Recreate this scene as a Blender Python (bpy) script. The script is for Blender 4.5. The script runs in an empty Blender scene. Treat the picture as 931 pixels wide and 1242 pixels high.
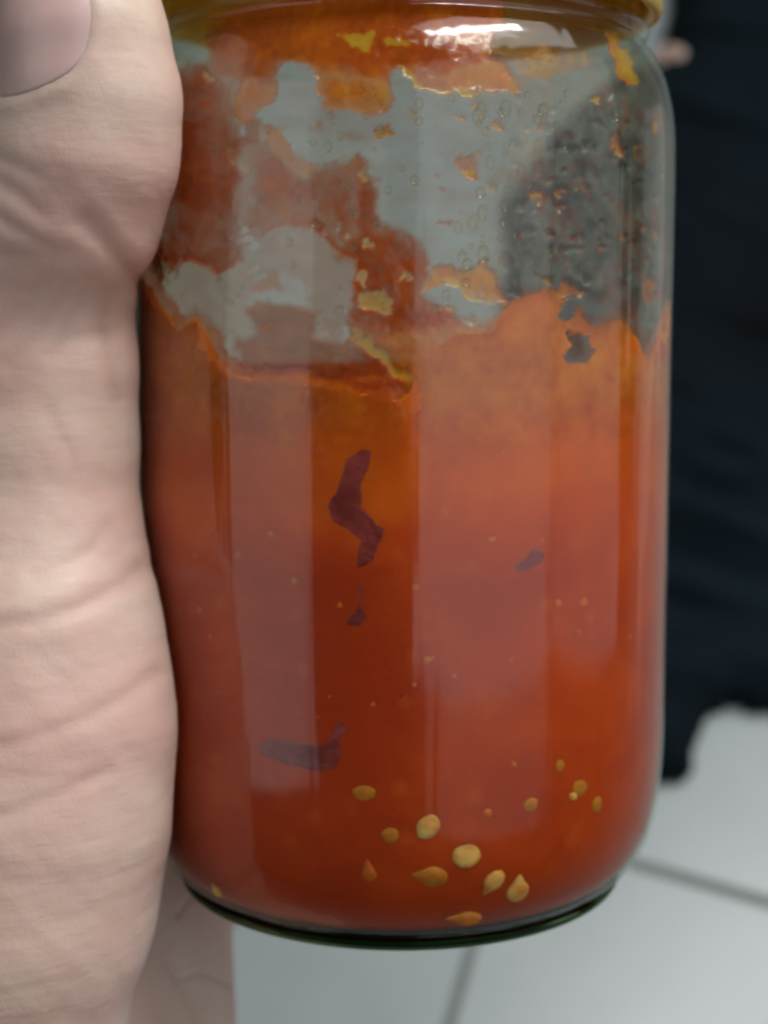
import bpy, math, random
import numpy as np
from mathutils import Matrix, Vector
random.seed(7); rng = np.random.RandomState(7)
S = bpy.context.scene
COL = S.collection

# ------------------------------------------------------------------ camera, light, exposure
F_PX, CX, CY = 1900.0, 465.5, 621.0            # focal length in photo pixels, principal point
RIG_CAM = np.array([-0.0021, -0.206, 0.0])     # camera in the frame of the upright jar (jar axis = Z)
TILT = math.radians(6.63)                      # camera pitch against the jar's own horizontal
PITCH = math.radians(55.0)                     # camera pitch against the real floor
CAM_H = 0.75
M = (Matrix.Translation((0, 0, CAM_H)) @ Matrix.Rotation(-(PITCH - TILT), 4, 'X')
     @ Matrix.Translation(tuple(-RIG_CAM)))
cd = bpy.data.cameras.new('camera'); cam = bpy.data.objects.new('camera', cd); COL.objects.link(cam)
cam.location = (0, 0, CAM_H); cam.rotation_euler = (math.pi/2 - PITCH, 0, 0)
cd.sensor_fit = 'VERTICAL'; cd.sensor_height = 32.0; cd.lens = 32.0*F_PX/1242.0
cd.clip_start = 0.01; cd.clip_end = 50
cd.dof.use_dof = True; cd.dof.focus_distance = 0.159; cd.dof.aperture_fstop = cd.lens/2.4
S.camera = cam

world = bpy.data.worlds.new('World'); S.world = world; world.use_nodes = True
bg = world.node_tree.nodes['Background']; bg.inputs[0].default_value = (1.0, 0.93, 0.85, 1); bg.inputs[1].default_value = 0.055

def rect_lamp(name, p0, p1, z0, z1, radiance, col):
    """upright rectangular lamp between two plan points of the jar frame"""
    p0 = Vector((p0[0], p0[1], (z0+z1)/2)); p1 = Vector((p1[0], p1[1], (z0+z1)/2))
    c = (p0+p1)/2; w = (p1-p0).length; h = z1-z0
    l = bpy.data.lights.new(name, 'AREA'); l.shape = 'RECTANGLE'; l.size = w; l.size_y = h
    l.energy = radiance*w*h*math.pi; l.color = col
    o = bpy.data.objects.new(name, l); COL.objects.link(o)
    xa = (p1-p0).normalized(); za = xa.cross(Vector((0, 0, 1))).normalized()
    if za.dot(c) < 0: za = -za; 
    ya = za.cross(xa)
    R = Matrix((xa, ya, za)).transposed().to_4x4()
    o.matrix_world = M @ Matrix.Translation(c) @ R
    return o
def pol(az, d): a = math.radians(az); return (d*math.sin(a), -d*math.cos(a))
rect_lamp('window_right', pol(6, 0.60), pol(60, 0.60), -0.16, 0.40, 0.92, (0.94, 0.97, 1.0))
rect_lamp('window_side', pol(61, 0.62), pol(98, 0.62), -0.16, 0.40, 0.66, (0.94, 0.97, 1.0))
rect_lamp('window_right_lower', pol(10, 0.60), pol(60, 0.60), -0.32, -0.16, 0.36, (1.0, 0.95, 0.88))
rect_lamp('edge_strip_light', pol(114, 1.2), pol(136, 1.2), -0.7, 0.3, 0.32, (0.95, 0.98, 1.0))  # unseen lamp added to put a pale reflected strip on the jar's right edge
rect_lamp('window_left', pol(-71, 0.50), pol(-35, 0.50), -0.20, 0.24, 0.76, (0.95, 0.98, 1.0))
def lamp_at(name, pos, target, sx, sy, radiance, col):
    l = bpy.data.lights.new(name, 'AREA'); l.shape = 'RECTANGLE'; l.size = sx; l.size_y = sy
    l.energy = radiance*sx*sy*math.pi; l.color = col
    o = bpy.data.objects.new(name, l); COL.objects.link(o)
    q = (Vector(pos)-Vector(target)).to_track_quat('Z', 'Y').to_matrix().to_4x4()
    o.matrix_world = M @ Matrix.Translation(pos) @ q
lamp_at('ceiling_lamp', (0.47, -0.44, 1.1), (0, 0, 0), 0.75, 0.13, 30.0, (0.97, 1.0, 0.98))
lamp_at('overhead_fill', (0.65, -0.35, 1.20), (0, 0, 0), 1.2, 0.8, 3.1, (1.0, 0.985, 0.96))  # added soft light from above to lift hand and floor, no source in view

S.view_settings.view_transform = 'Standard'; S.view_settings.look = 'None'
S.view_settings.exposure = 0.0; S.view_settings.gamma = 1.0
S.render.engine = 'CYCLES'
S.cycles.use_denoising = True; S.cycles.use_adaptive_sampling = True; S.cycles.adaptive_threshold = 0.025
S.cycles.transparent_max_bounces = 32; S.cycles.max_bounces = 10
S.cycles.caustics_refractive = True
S.cycles.sample_clamp_indirect = 6.0

# ------------------------------------------------------------------ projection helpers (photo pixels <-> jar frame)
FW = np.array([0, math.cos(TILT), -math.sin(TILT)]); UP = np.array([0, math.sin(TILT), math.cos(TILT)])
def proj(P):
    D = P - RIG_CAM; z = D @ FW
    return CX + F_PX*D[..., 0]/z, CY - F_PX*(D @ UP)/z
def P(px, py, d):
    """point at depth d along the camera's forward axis"""
    return RIG_CAM + d*(FW + np.array([1, 0, 0])*(px-CX)/F_PX + UP*(CY-py)/F_PX)
def on_cyl(px, py, r):
    dr = P(px, py, 1.0)-RIG_CAM
    a = dr[0]**2+dr[1]**2; b = 2*(RIG_CAM[0]*dr[0]+RIG_CAM[1]*dr[1]); c = RIG_CAM[0]**2+RIG_CAM[1]**2-r*r
    t = (-b-math.sqrt(max(b*b-4*a*c, 0)))/(2*a)
    return RIG_CAM+t*dr
def on_floor(px, py, z=0.0):
    d = P(px, py, 1.0)-RIG_CAM
    d = (M.to_3x3() @ Vector(d)); t = (z-CAM_H)/d.z
    return np.array([d.x*t, d.y*t])

# ------------------------------------------------------------------ object helpers
BASE = {}
def tag(o, label=None, cat=None, group=None, kind=None):
    if label: o['label'] = label
    if cat: o['category'] = cat
    if group: o['group'] = group
    if kind: o['kind'] = kind
    return o
def empty(name, base, label, cat, group=None):
    o = bpy.data.objects.new(name, None); COL.objects.link(o); o.empty_display_size = 0.01
    o.matrix_world = M @ Matrix.Translation(tuple(base)); BASE[o.name] = np.array(base, float)
    return tag(o, label, cat, group)
def mesh(name, V, Fc, mat, parent=None, world=None, smooth=True, attrs=None, root=None):
    """V in the jar frame. parent: Empty or part. world: matrix for top-level"""
    V = np.asarray(V, float)
    b = BASE[(root or parent).name] if (root or parent) else np.zeros(3)
    me = bpy.data.meshes.new(name)
    me.from_pydata((V-b).tolist(), [], [tuple(int(i) for i in f) for f in Fc] if not isinstance(Fc, np.ndarray) else Fc.tolist())
    me.validate(); 
    if smooth: me.polygons.foreach_set('use_smooth', [True]*len(me.polygons))
    if attrs:
        for k, a in attrs.items():
            at = me.attributes.new(k, 'FLOAT', 'POINT'); at.data.foreach_set('value', np.asarray(a, np.float32))
    me.materials.append(mat); me.update()
    o = bpy.data.objects.new(name, me); COL.objects.link(o)
    if parent: o.parent = parent
    elif world is not None: o.matrix_world = world
    return o
def lathe(profile, n=192):
    """closed profile loop of (r,z); vertices and quads"""
    pr = np.array(profile); m = len(pr)
    th = np.linspace(0, 2*math.pi, n, endpoint=False)
    V = np.stack([np.outer(np.cos(th), pr[:, 0]), np.outer(np.sin(th), pr[:, 0]), np.tile(pr[:, 1], (n, 1))], -1).reshape(-1, 3)
    Fc = []
    for i in range(n):
        i2 = (i+1) % n
        for j in range(m):
            j2 = (j+1) % m
            if pr[j, 0] < 1e-6 and pr[j2, 0] < 1e-6: continue
            Fc.append((i*m+j, i2*m+j, i2*m+j2, i*m+j2))
    return V, Fc
def chaikin(p, it=2):
    p = np.array(p, float)
    for _ in range(it):
        q = [p[0]]
        for a, b in zip(p[:-1], p[1:]): q += [a*.75+b*.25, a*.25+b*.75]
        q.append(p[-1]); p = np.array(q)
    return p
def vnoise(X, seed=0, octs=4):
    """cheap smooth value noise, X (...,k) already scaled"""
    r = np.random.RandomState(seed); out = 0; amp = 1; tot = 0
    for o in range(octs):
        tab = r.rand(64, 64)*2-1
        x = X[..., 0]*2**o; y = X[..., 1]*2**o
        if X.shape[-1] > 2: x = x+X[..., 2]*2**o*0.71; y = y+X[..., 2]*2**o*0.53
        xi = np.floor(x).astype(int); yi = np.floor(y).astype(int); fx = x-xi; fy = y-yi
        fx = fx*fx*(3-2*fx); fy = fy*fy*(3-2*fy)
        g = lambda a, b: tab[a % 64, b % 64]
        v = (g(xi, yi)*(1-fx)+g(xi+1, yi)*fx)*(1-fy)+(g(xi, yi+1)*(1-fx)+g(xi+1, yi+1)*fx)*fy
        out = out+v*amp; tot += amp; amp *= .5
    return out/tot
def sdpoly(x, y, poly):
    """signed distance (negative inside), vectorised"""
    poly = np.array(poly, float); n = len(poly)
    d = np.full(x.shape, 1e18); inside = np.zeros(x.shape, bool)
    for i in range(n):
        a = poly[i]; b = poly[(i+1) % n]; e = b-a
        wx = x-a[0]; wy = y-a[1]
        t = np.clip((wx*e[0]+wy*e[1])/max(e@e, 1e-12), 0, 1)
        d = np.minimum(d, (wx-e[0]*t)**2+(wy-e[1]*t)**2)
        c = ((a[1] > y) != (b[1] > y)) & (x < (b[0]-a[0])*(y-a[1])/((b[1]-a[1]) if b[1] != a[1] else 1e-12)+a[0])
        inside ^= c
    d = np.sqrt(d); return np.where(inside, -d, d)

# ------------------------------------------------------------------ materials
def new_mat(name):
    m = bpy.data.materials.new(name); m.use_nodes = True; nt = m.node_tree; nt.nodes.clear()
    out = nt.nodes.new('ShaderNodeOutputMaterial'); return m, nt, out
def node(nt, t, **kw):
    n = nt.nodes.new(t)
    for k, v in kw.items():
        if k.startswith('i_'):
            key = k[2:]; key = int(key) if key.isdigit() else key.replace('_', ' ')
            n.inputs[key].default_value = v
        else: setattr(n, k, v)
    return n
def L(nt, a, b): nt.links.new(a, b)
def ramp(nt, stops):
    r = nt.nodes.new('ShaderNodeValToRGB'); e = r.color_ramp.elements
    while len(e) < len(stops): e.new(0.5)
    for i, (p, c) in enumerate(stops): e[i].position = p; e[i].color = (*c, 1)
    return r
def schlick(nt, f0=0.04, normal=None):
    g = nt.nodes.new('ShaderNodeNewGeometry')
    d = node(nt, 'ShaderNodeVectorMath', operation='DOT_PRODUCT'); L(nt, g.outputs['Incoming'], d.inputs[0])
    L(nt, normal if normal else g.outputs['Normal'], d.inputs[1])
    a = node(nt, 'ShaderNodeMath', operation='ABSOLUTE'); L(nt, d.outputs['Value'], a.inputs[0])
    s = node(nt, 'ShaderNodeMath', operation='SUBTRACT'); s.inputs[0].default_value = 1; L(nt, a.outputs[0], s.inputs[1])
    p = node(nt, 'ShaderNodeMath', operation='POWER'); L(nt, s.outputs[0], p.inputs[0]); p.inputs[1].default_value = 5
    m = node(nt, 'ShaderNodeMath', operation='MULTIPLY_ADD'); L(nt, p.outputs[0], m.inputs[0]); m.inputs[1].default_value = 1-f0; m.inputs[2].default_value = f0
    mi = node(nt, 'ShaderNodeMath', operation='MINIMUM'); L(nt, m.outputs[0], mi.inputs[0]); mi.inputs[1].default_value = 0.30
    return mi.outputs[0], a.outputs[0]

def mat_glass(name='jar_glass', f0=0.043):
    m, nt, out = new_mat(name)
    tc = node(nt, 'ShaderNodeTexCoord')
    n1 = node(nt, 'ShaderNodeTexNoise'); n1.inputs['Scale'].default_value = 55; n1.inputs['Detail'].default_value = 2
    mp = node(nt, 'ShaderNodeMapping'); mp.inputs['Scale'].default_value = (1, 1, 0.35); L(nt, tc.outputs['Object'], mp.inputs[0]); L(nt, mp.outputs[0], n1.inputs['Vector'])
    b = node(nt, 'ShaderNodeBump'); b.inputs['Strength'].default_value = 0.17; b.inputs['Distance'].default_value = 0.002
    L(nt, n1.outputs['Fac'], b.inputs['Height'])
    n3 = node(nt, 'ShaderNodeTexNoise'); n3.inputs['Scale'].default_value = 260; n3.inputs['Detail'].default_value = 2
    mp3 = node(nt, 'ShaderNodeMapping'); mp3.inputs['Scale'].default_value = (1, 1, 0.05); L(nt, tc.outputs['Object'], mp3.inputs[0]); L(nt, mp3.outputs[0], n3.inputs['Vector'])
    b0 = node(nt, 'ShaderNodeBump'); b0.inputs['Strength'].default_value = 0.22; b0.inputs['Distance'].default_value = 0.0008
    L(nt, n3.outputs['Fac'], b0.inputs['Height']); L(nt, b0.outputs[0], b.inputs['Normal'])
    fac, cosv = schlick(nt, f0)
    gl = node(nt, 'ShaderNodeBsdfGlossy'); gl.inputs['Roughness'].default_value = 0.095; gl.inputs['Color'].default_value = (1, 1, 1, 1)
    L(nt, b.outputs[0], gl.inputs['Normal'])
    tr = node(nt, 'ShaderNodeBsdfTransparent')
    rp = ramp(nt, [(0.0, (0.72, 0.78, 0.70)), (0.2, (0.90, 0.93, 0.88)), (1.0, (0.975, 0.985, 0.97))]); L(nt, cosv, rp.inputs[0])
    L(nt, rp.outputs[0], tr.inputs['Color'])
    mx = node(nt, 'ShaderNodeMixShader'); L(nt, fac, mx.inputs[0]); L(nt, tr.outputs[0], mx.inputs[1]); L(nt, gl.outputs[0], mx.inputs[2])
    if f0 < .02:
        sc = node(nt, 'ShaderNodeMath', operation='MULTIPLY'); L(nt, fac, sc.inputs[0]); sc.inputs[1].default_value = 0.45; L(nt, sc.outputs[0], mx.inputs[0])
    L(nt, mx.outputs[0], out.inputs['Surface']); return m
def mat_base_glass():
    m, nt, out = new_mat('green_base_glass')
    g = node(nt, 'ShaderNodeBsdfGlass'); g.inputs['Color'].default_value = (0.10, 0.17, 0.09, 1); g.inputs['IOR'].default_value = 1.5; g.inputs['Roughness'].default_value = 0.02
    L(nt, g.outputs[0], out.inputs['Surface']); return m
def mat_sauce():
    m, nt, out = new_mat('chilli_sauce')
    tc = node(nt, 'ShaderNodeTexCoord')
    n1 = node(nt, 'ShaderNodeTexNoise'); n1.inputs['Scale'].default_value = 75; n1.inputs['Detail'].default_value = 5; n1.inputs['Distortion'].default_value = 0.5
    n2 = node(nt, 'ShaderNodeTexNoise'); n2.inputs['Scale'].default_value = 330; n2.inputs['Detail'].default_value = 3
    v = node(nt, 'ShaderNodeTexVoronoi'); v.inputs['Scale'].default_value = 170; v.inputs['Randomness'].default_value = 1
    for n in (n1, n2, v): L(nt, tc.outputs['Object'], n.inputs['Vector'])
    # upper layer painted more orange: light glowing in at the top, plus risen oil
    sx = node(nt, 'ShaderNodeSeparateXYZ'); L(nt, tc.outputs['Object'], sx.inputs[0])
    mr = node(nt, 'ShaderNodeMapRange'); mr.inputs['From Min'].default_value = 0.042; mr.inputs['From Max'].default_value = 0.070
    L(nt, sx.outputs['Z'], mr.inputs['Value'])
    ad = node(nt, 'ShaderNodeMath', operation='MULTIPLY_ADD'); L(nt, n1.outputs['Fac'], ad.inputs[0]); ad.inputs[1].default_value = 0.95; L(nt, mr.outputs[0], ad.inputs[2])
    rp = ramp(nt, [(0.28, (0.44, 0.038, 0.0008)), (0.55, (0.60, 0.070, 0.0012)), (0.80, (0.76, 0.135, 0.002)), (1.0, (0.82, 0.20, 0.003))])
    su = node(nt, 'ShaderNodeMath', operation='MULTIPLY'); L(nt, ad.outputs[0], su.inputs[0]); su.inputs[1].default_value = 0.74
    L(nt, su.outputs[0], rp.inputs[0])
    fl = ramp(nt, [(0.0, (1, 1, 1)), (0.13, (0.5, 0.5, 0.5)), (0.22, (0, 0, 0))]); L(nt, v.outputs['Distance'], fl.inputs[0])
    mf = node(nt, 'ShaderNodeMath', operation='MULTIPLY'); L(nt, fl.outputs[0], mf.inputs[0]); mf.inputs[1].default_value = 0.22
    mc = node(nt, 'ShaderNodeMix', data_type='RGBA'); L(nt, mf.outputs[0], mc.inputs[0]); L(nt, rp.outputs[0], mc.inputs[6]); mc.inputs[7].default_value = (0.70, 0.20, 0.03, 1)
    p = node(nt, 'ShaderNodeBsdfPrincipled'); L(nt, mc.outputs[2], p.inputs['Base Color'])
    p.inputs['Roughness'].default_value = 0.45; p.inputs['Specular IOR Level'].default_value = 0.15
    p.inputs['Subsurface Weight'].default_value = 0.7; p.inputs['Subsurface Radius'].default_value = (1.0, 0.25, 0.04); p.inputs['Subsurface Scale'].default_value = 0.0022
    b = node(nt, 'ShaderNodeBump'); b.inputs['Strength'].default_value = 0.15; b.inputs['Distance'].default_value = 0.001; L(nt, n2.outputs['Fac'], b.inputs['Height']); L(nt, b.outputs[0], p.inputs['Normal'])
    L(nt, p.outputs[0], out.inputs['Surface']); return m
def mat_film():
    m, nt, out = new_mat('sauce_film')
    a = node(nt, 'ShaderNodeAttribute', attribute_name='film_cover'); h = node(nt, 'ShaderNodeAttribute', attribute_name='oil')
    tc = node(nt, 'ShaderNodeTexCoord')
    n1 = node(nt, 'ShaderNodeTexNoise'); n1.inputs['Scale'].default_value = 260; n1.inputs['Detail'].default_value = 4; L(nt, tc.outputs['Object'], n1.inputs['Vector'])
    ad = node(nt, 'ShaderNodeMath', operation='MULTIPLY_ADD'); L(nt, n1.outputs['Fac'], ad.inputs[0]); ad.inputs[1].default_value = 0.35; 
    sb = node(nt, 'ShaderNodeMath', operation='SUBTRACT'); L(nt, h.outputs['Fac'], sb.inputs[0]); sb.inputs[1].default_value = 0.17; L(nt, sb.outputs[0], ad.inputs[2])
    rp = ramp(nt, [(0.0, (0.36, 0.030, 0.004)), (0.35, (0.56, 0.095, 0.006)), (0.65, (0.80, 0.23, 0.006)), (1.0, (0.84, 0.48, 0.04))]); L(nt, ad.outputs[0], rp.inputs[0])
    ms = node(nt, 'ShaderNodeAttribute', attribute_name='film_haze')
    mm = node(nt, 'ShaderNodeMix', data_type='RGBA'); L(nt, ms.outputs['Fac'], mm.inputs[0]); L(nt, rp.outputs[0], mm.inputs[6]); mm.inputs[7].default_value = (0.34, 0.40, 0.37, 1)
    p = node(nt, 'ShaderNodeBsdfPrincipled'); L(nt, mm.outputs[2], p.inputs['Base Color']); p.inputs['Roughness'].default_value = 0.14; p.inputs['Specular IOR Level'].default_value = 0.5
    bb = node(nt, 'ShaderNodeBump'); bb.inputs['Strength'].default_value = 0.32; bb.inputs['Distance'].default_value = 0.0012; L(nt, n1.outputs['Fac'], bb.inputs['Height']); L(nt, bb.outputs[0], p.inputs['Normal'])
    t = node(nt, 'ShaderNodeBsdfTranslucent'); L(nt, mm.outputs[2], t.inputs['Color'])
    m1 = node(nt, 'ShaderNodeMixShader'); m1.inputs[0].default_value = 0.35; L(nt, p.outputs[0], m1.inputs[1]); L(nt, t.outputs[0], m1.inputs[2])
    tr = node(nt, 'ShaderNodeBsdfTransparent')
    tint = node(nt, 'ShaderNodeMix', data_type='RGBA'); L(nt, a.outputs['Fac'], tint.inputs[0]); tint.inputs[6].default_value = (1, 1, 1, 1); tint.inputs[7].default_value = (1.0, 0.75, 0.5, 1)
    L(nt, tint.outputs[2], tr.inputs['Color'])
    m2 = node(nt, 'ShaderNodeMixShader'); L(nt, a.outputs['Fac'], m2.inputs[0]); L(nt, tr.outputs[0], m2.inputs[1]); L(nt, m1.outputs[0], m2.inputs[2])
    L(nt, m2.outputs[0], out.inputs['Surface']); return m
def mat_simple(name, col, rough=0.4, spec=0.5, metal=0, sss=0, noise=None, bump=None, col2=None, clear=None):
    m, nt, out = new_mat(name); p = node(nt, 'ShaderNodeBsdfPrincipled')
    p.inputs['Base Color'].default_value = (*col, 1); p.inputs['Roughness'].default_value = rough
    p.inputs['Specular IOR Level'].default_value = spec; p.inputs['Metallic'].default_value = metal
    tc = node(nt, 'ShaderNodeTexCoord')
    if sss: p.inputs['Subsurface Weight'].default_value = sss; p.inputs['Subsurface Radius'].default_value = (1, .4, .1); p.inputs['Subsurface Scale'].default_value = .002
    if noise:
        n = node(nt, 'ShaderNodeTexNoise'); n.inputs['Scale'].default_value = noise; n.inputs['Detail'].default_value = 5; L(nt, tc.outputs['Object'], n.inputs['Vector'])
        r = ramp(nt, [(0.3, col), (0.7, col2 or col)]); L(nt, n.outputs['Fac'], r.inputs[0]); L(nt, r.outputs[0], p.inputs['Base Color'])
        if bump:
            b = node(nt, 'ShaderNodeBump'); b.inputs['Strength'].default_value = bump; b.inputs['Distance'].default_value = .001; L(nt, n.outputs['Fac'], b.inputs['Height']); L(nt, b.outputs[0], p.inputs['Normal'])
    L(nt, p.outputs[0], out.inputs['Surface']); return m
def mat_skin():
    m, nt, out = new_mat('skin'); tc = node(nt, 'ShaderNodeTexCoord')
    n1 = node(nt, 'ShaderNodeTexNoise'); n1.inputs['Scale'].default_value = 85; n1.inputs['Detail'].default_value = 5; n1.inputs['Roughness'].default_value = 0.6
    n2 = node(nt, 'ShaderNodeTexNoise'); n2.inputs['Scale'].default_value = 38; n2.inputs['Detail'].default_value = 3
    for n in (n1, n2): L(nt, tc.outputs['Object'], n.inputs['Vector'])
    r1 = ramp(nt, [(0.3, (0.66, 0.455, 0.38)), (0.5, (0.69, 0.515, 0.43)), (0.72, (0.74, 0.60, 0.50))]); L(nt, n1.outputs['Fac'], r1.inputs[0])
    r2 = ramp(nt, [(0.40, (0, 0, 0)), (0.64, (0.62, 0.62, 0.62))]); L(nt, n2.outputs['Fac'], r2.inputs[0])
    mx = node(nt, 'ShaderNodeMix', data_type='RGBA'); L(nt, r2.outputs[0], mx.inputs[0]); L(nt, r1.outputs[0], mx.inputs[6]); mx.inputs[7].default_value = (0.72, 0.42, 0.37, 1)
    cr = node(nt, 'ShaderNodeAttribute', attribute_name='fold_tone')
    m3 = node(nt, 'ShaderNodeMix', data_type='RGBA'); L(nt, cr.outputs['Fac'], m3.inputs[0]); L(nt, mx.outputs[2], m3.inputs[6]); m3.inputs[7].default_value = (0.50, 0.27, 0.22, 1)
    p = node(nt, 'ShaderNodeBsdfPrincipled'); L(nt, m3.outputs[2], p.inputs['Base Color'])
    p.inputs['Roughness'].default_value = 0.48; p.inputs['Specular IOR Level'].default_value = 0.45
    p.inputs['Subsurface Weight'].default_value = 0.35; p.inputs['Subsurface Radius'].default_value = (1, .35, .2); p.inputs['Subsurface Scale'].default_value = 0.0035
    # fine skin relief: crossed furrows plus pores
    v = node(nt, 'ShaderNodeTexVoronoi', feature='DISTANCE_TO_EDGE'); v.inputs['Scale'].default_value = 950
    mp = node(nt, 'ShaderNodeMapping'); mp.inputs['Scale'].default_value = (1, 1, 0.55); mp.inputs['Rotation'].default_value = (0.3, 0.5, 0.4)
    L(nt, tc.outputs['Object'], mp.inputs[0]); L(nt, mp.outputs[0], v.inputs['Vector'])
    mn = node(nt, 'ShaderNodeMath', operation='MINIMUM'); L(nt, v.outputs['Distance'], mn.inputs[0]); mn.inputs[1].default_value = 0.12
    w = node(nt, 'ShaderNodeTexNoise'); w.inputs['Scale'].default_value = 160; w.inputs['Detail'].default_value = 4
    mp2 = node(nt, 'ShaderNodeMapping'); mp2.inputs['Scale'].default_value = (0.5, 0.5, 2.2); mp2.inputs['Rotation'].default_value = (0, 0.45, 0); L(nt, tc.outputs['Object'], mp2.inputs[0]); L(nt, mp2.outputs[0], w.inputs['Vector'])
    b1 = node(nt, 'ShaderNodeBump'); b1.inputs['Strength'].default_value = 0.11; b1.inputs['Distance'].default_value = 0.0009; L(nt, mn.outputs[0], b1.inputs['Height'])
    b2 = node(nt, 'ShaderNodeBump'); b2.inputs['Strength'].default_value = 0.16; b2.inputs['Distance'].default_value = 0.0016; L(nt, w.outputs['Fac'], b2.inputs['Height']); L(nt, b1.outputs[0], b2.inputs['Normal'])
    L(nt, b2.outputs[0], p.inputs['Normal'])
    L(nt, p.outputs[0], out.inputs['Surface']); return m
def mat_drop():
    m, nt, out = new_mat('oil_drop')
    fac, cosv = schlick(nt, 0.05)
    gl = node(nt, 'ShaderNodeBsdfGlossy'); gl.inputs['Roughness'].default_value = 0.05
    tr = node(nt, 'ShaderNodeBsdfTransparent')
    rp = ramp(nt, [(0.0, (0.35, 0.27, 0.10)), (0.5, (0.80, 0.76, 0.60)), (1.0, (0.95, 0.93, 0.85))]); L(nt, cosv, rp.inputs[0]); L(nt, rp.outputs[0], tr.inputs['Color'])
    mx = node(nt, 'ShaderNodeMixShader'); L(nt, fac, mx.inputs[0]); L(nt, tr.outputs[0], mx.inputs[1]); L(nt, gl.outputs[0], mx.inputs[2])
    L(nt, mx.outputs[0], out.inputs['Surface']); return m
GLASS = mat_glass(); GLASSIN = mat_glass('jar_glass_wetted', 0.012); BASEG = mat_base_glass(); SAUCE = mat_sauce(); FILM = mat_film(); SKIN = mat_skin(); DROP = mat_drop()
SEEDM = mat_simple('seed_pale', (0.86, 0.54, 0.16), .5, .25, sss=.3, noise=420, bump=.4, col2=(0.62, 0.20, 0.02))
SEEDD = mat_simple('seed_sunken', (0.56, 0.20, 0.015), .5, .2, sss=.3, noise=600, bump=.2, col2=(0.50, 0.15, 0.012))
FLAKE = mat_simple('tomato_skin_dark', (0.16, 0.012, 0.010), .32, .3, noise=260, bump=.8, col2=(0.34, 0.05, 0.045))
PULP = mat_simple('pulp_pale', (0.58, 0.085, 0.004), .45, .3, noise=500, bump=.3, col2=(0.62, 0.14, 0.010))
GOLD = mat_simple('gold_lacquer', (0.78, 0.50, 0.02), .30, .5, metal=0.35, noise=130, bump=.15, col2=(0.66, 0.38, 0.015))
NAIL = mat_simple('nail', (0.70, 0.47, 0.43), .30, .5, sss=.2, noise=150, bump=.05, col2=(0.60, 0.42, 0.395))
TILE = mat_simple('glazed_tile', (0.33, 0.38, 0.39), .30, .5, noise=14, bump=.02, col2=(0.39, 0.44, 0.45))
GROUT = mat_simple('grout', (0.20, 0.22, 0.21), .9, .2, noise=200, bump=.3, col2=(0.26, 0.27, 0.26))
CLOTH = mat_simple('black_fabric', (0.0025, 0.0035, 0.005), .85, .12, noise=3.0, bump=.1, col2=(0.007, 0.016, 0.024))  # lighter navy tone paints the sheen of the folds into the colour

# ------------------------------------------------------------------ floor
ca = math.radians(-17.3)
g1, g2, g3, g4 = on_floor(760, 1045), on_floor(931, 1095), on_floor(570, 1150), on_floor(545, 1242)
ax = np.array([math.cos(ca), math.sin(ca)]); ay = np.array([-math.sin(ca), math.cos(ca)])
# crossing of the grout line through g1 (along ax) with the one through g3 (along ay)
m1 = (g1+g2)/2; m3 = (g3+g4)/2
X0 = ax*(m3@ax)+ay*(m1@ay)
T = 0.60; GAP = 0.0042
G = Matrix.Translation((X0[0], X0[1], 0)) @ Matrix.Rotation(ca, 4, 'Z')
fl = mesh('floor', [(-4, -4, -.0012), (4, -4, -.0012), (4, 4, -.0012), (-4, 4, -.0012)], [(0, 1, 2, 3)], GROUT, world=G)
tag(fl, kind='structure')
s = T/2-GAP/2; e = .0012
tv = [(-s, -s, -.008), (s, -s, -.008), (s, s, -.008), (-s, s, -.008), (-s, -s, -e), (s, -s, -e), (s, s, -e), (-s, s, -e),
      (-s+e, -s+e, 0), (s-e, -s+e, 0), (s-e, s-e, 0), (-s+e, s-e, 0)]
tf = [(0, 1, 5, 4), (1, 2, 6, 5), (2, 3, 7, 6), (3, 0, 4, 7), (4, 5, 9, 8), (5, 6, 10, 9), (6, 7, 11, 10), (7, 4, 8, 11), (8, 9, 10, 11)]
tm = bpy.data.meshes.new('tile'); tm.from_pydata(tv, [], tf); tm.materials.append(TILE)
for i in range(-5, 5):
    for j in range(-5, 5):
        o = bpy.data.objects.new('tile', tm); COL.objects.link(o); o.parent = fl
        o.location = ((i+.5)*T, (j+.5)*T, random.uniform(-.0002, .0002)); o.rotation_euler = (random.uniform(-.001, .001), random.uniform(-.001, .001), 0)

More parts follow.
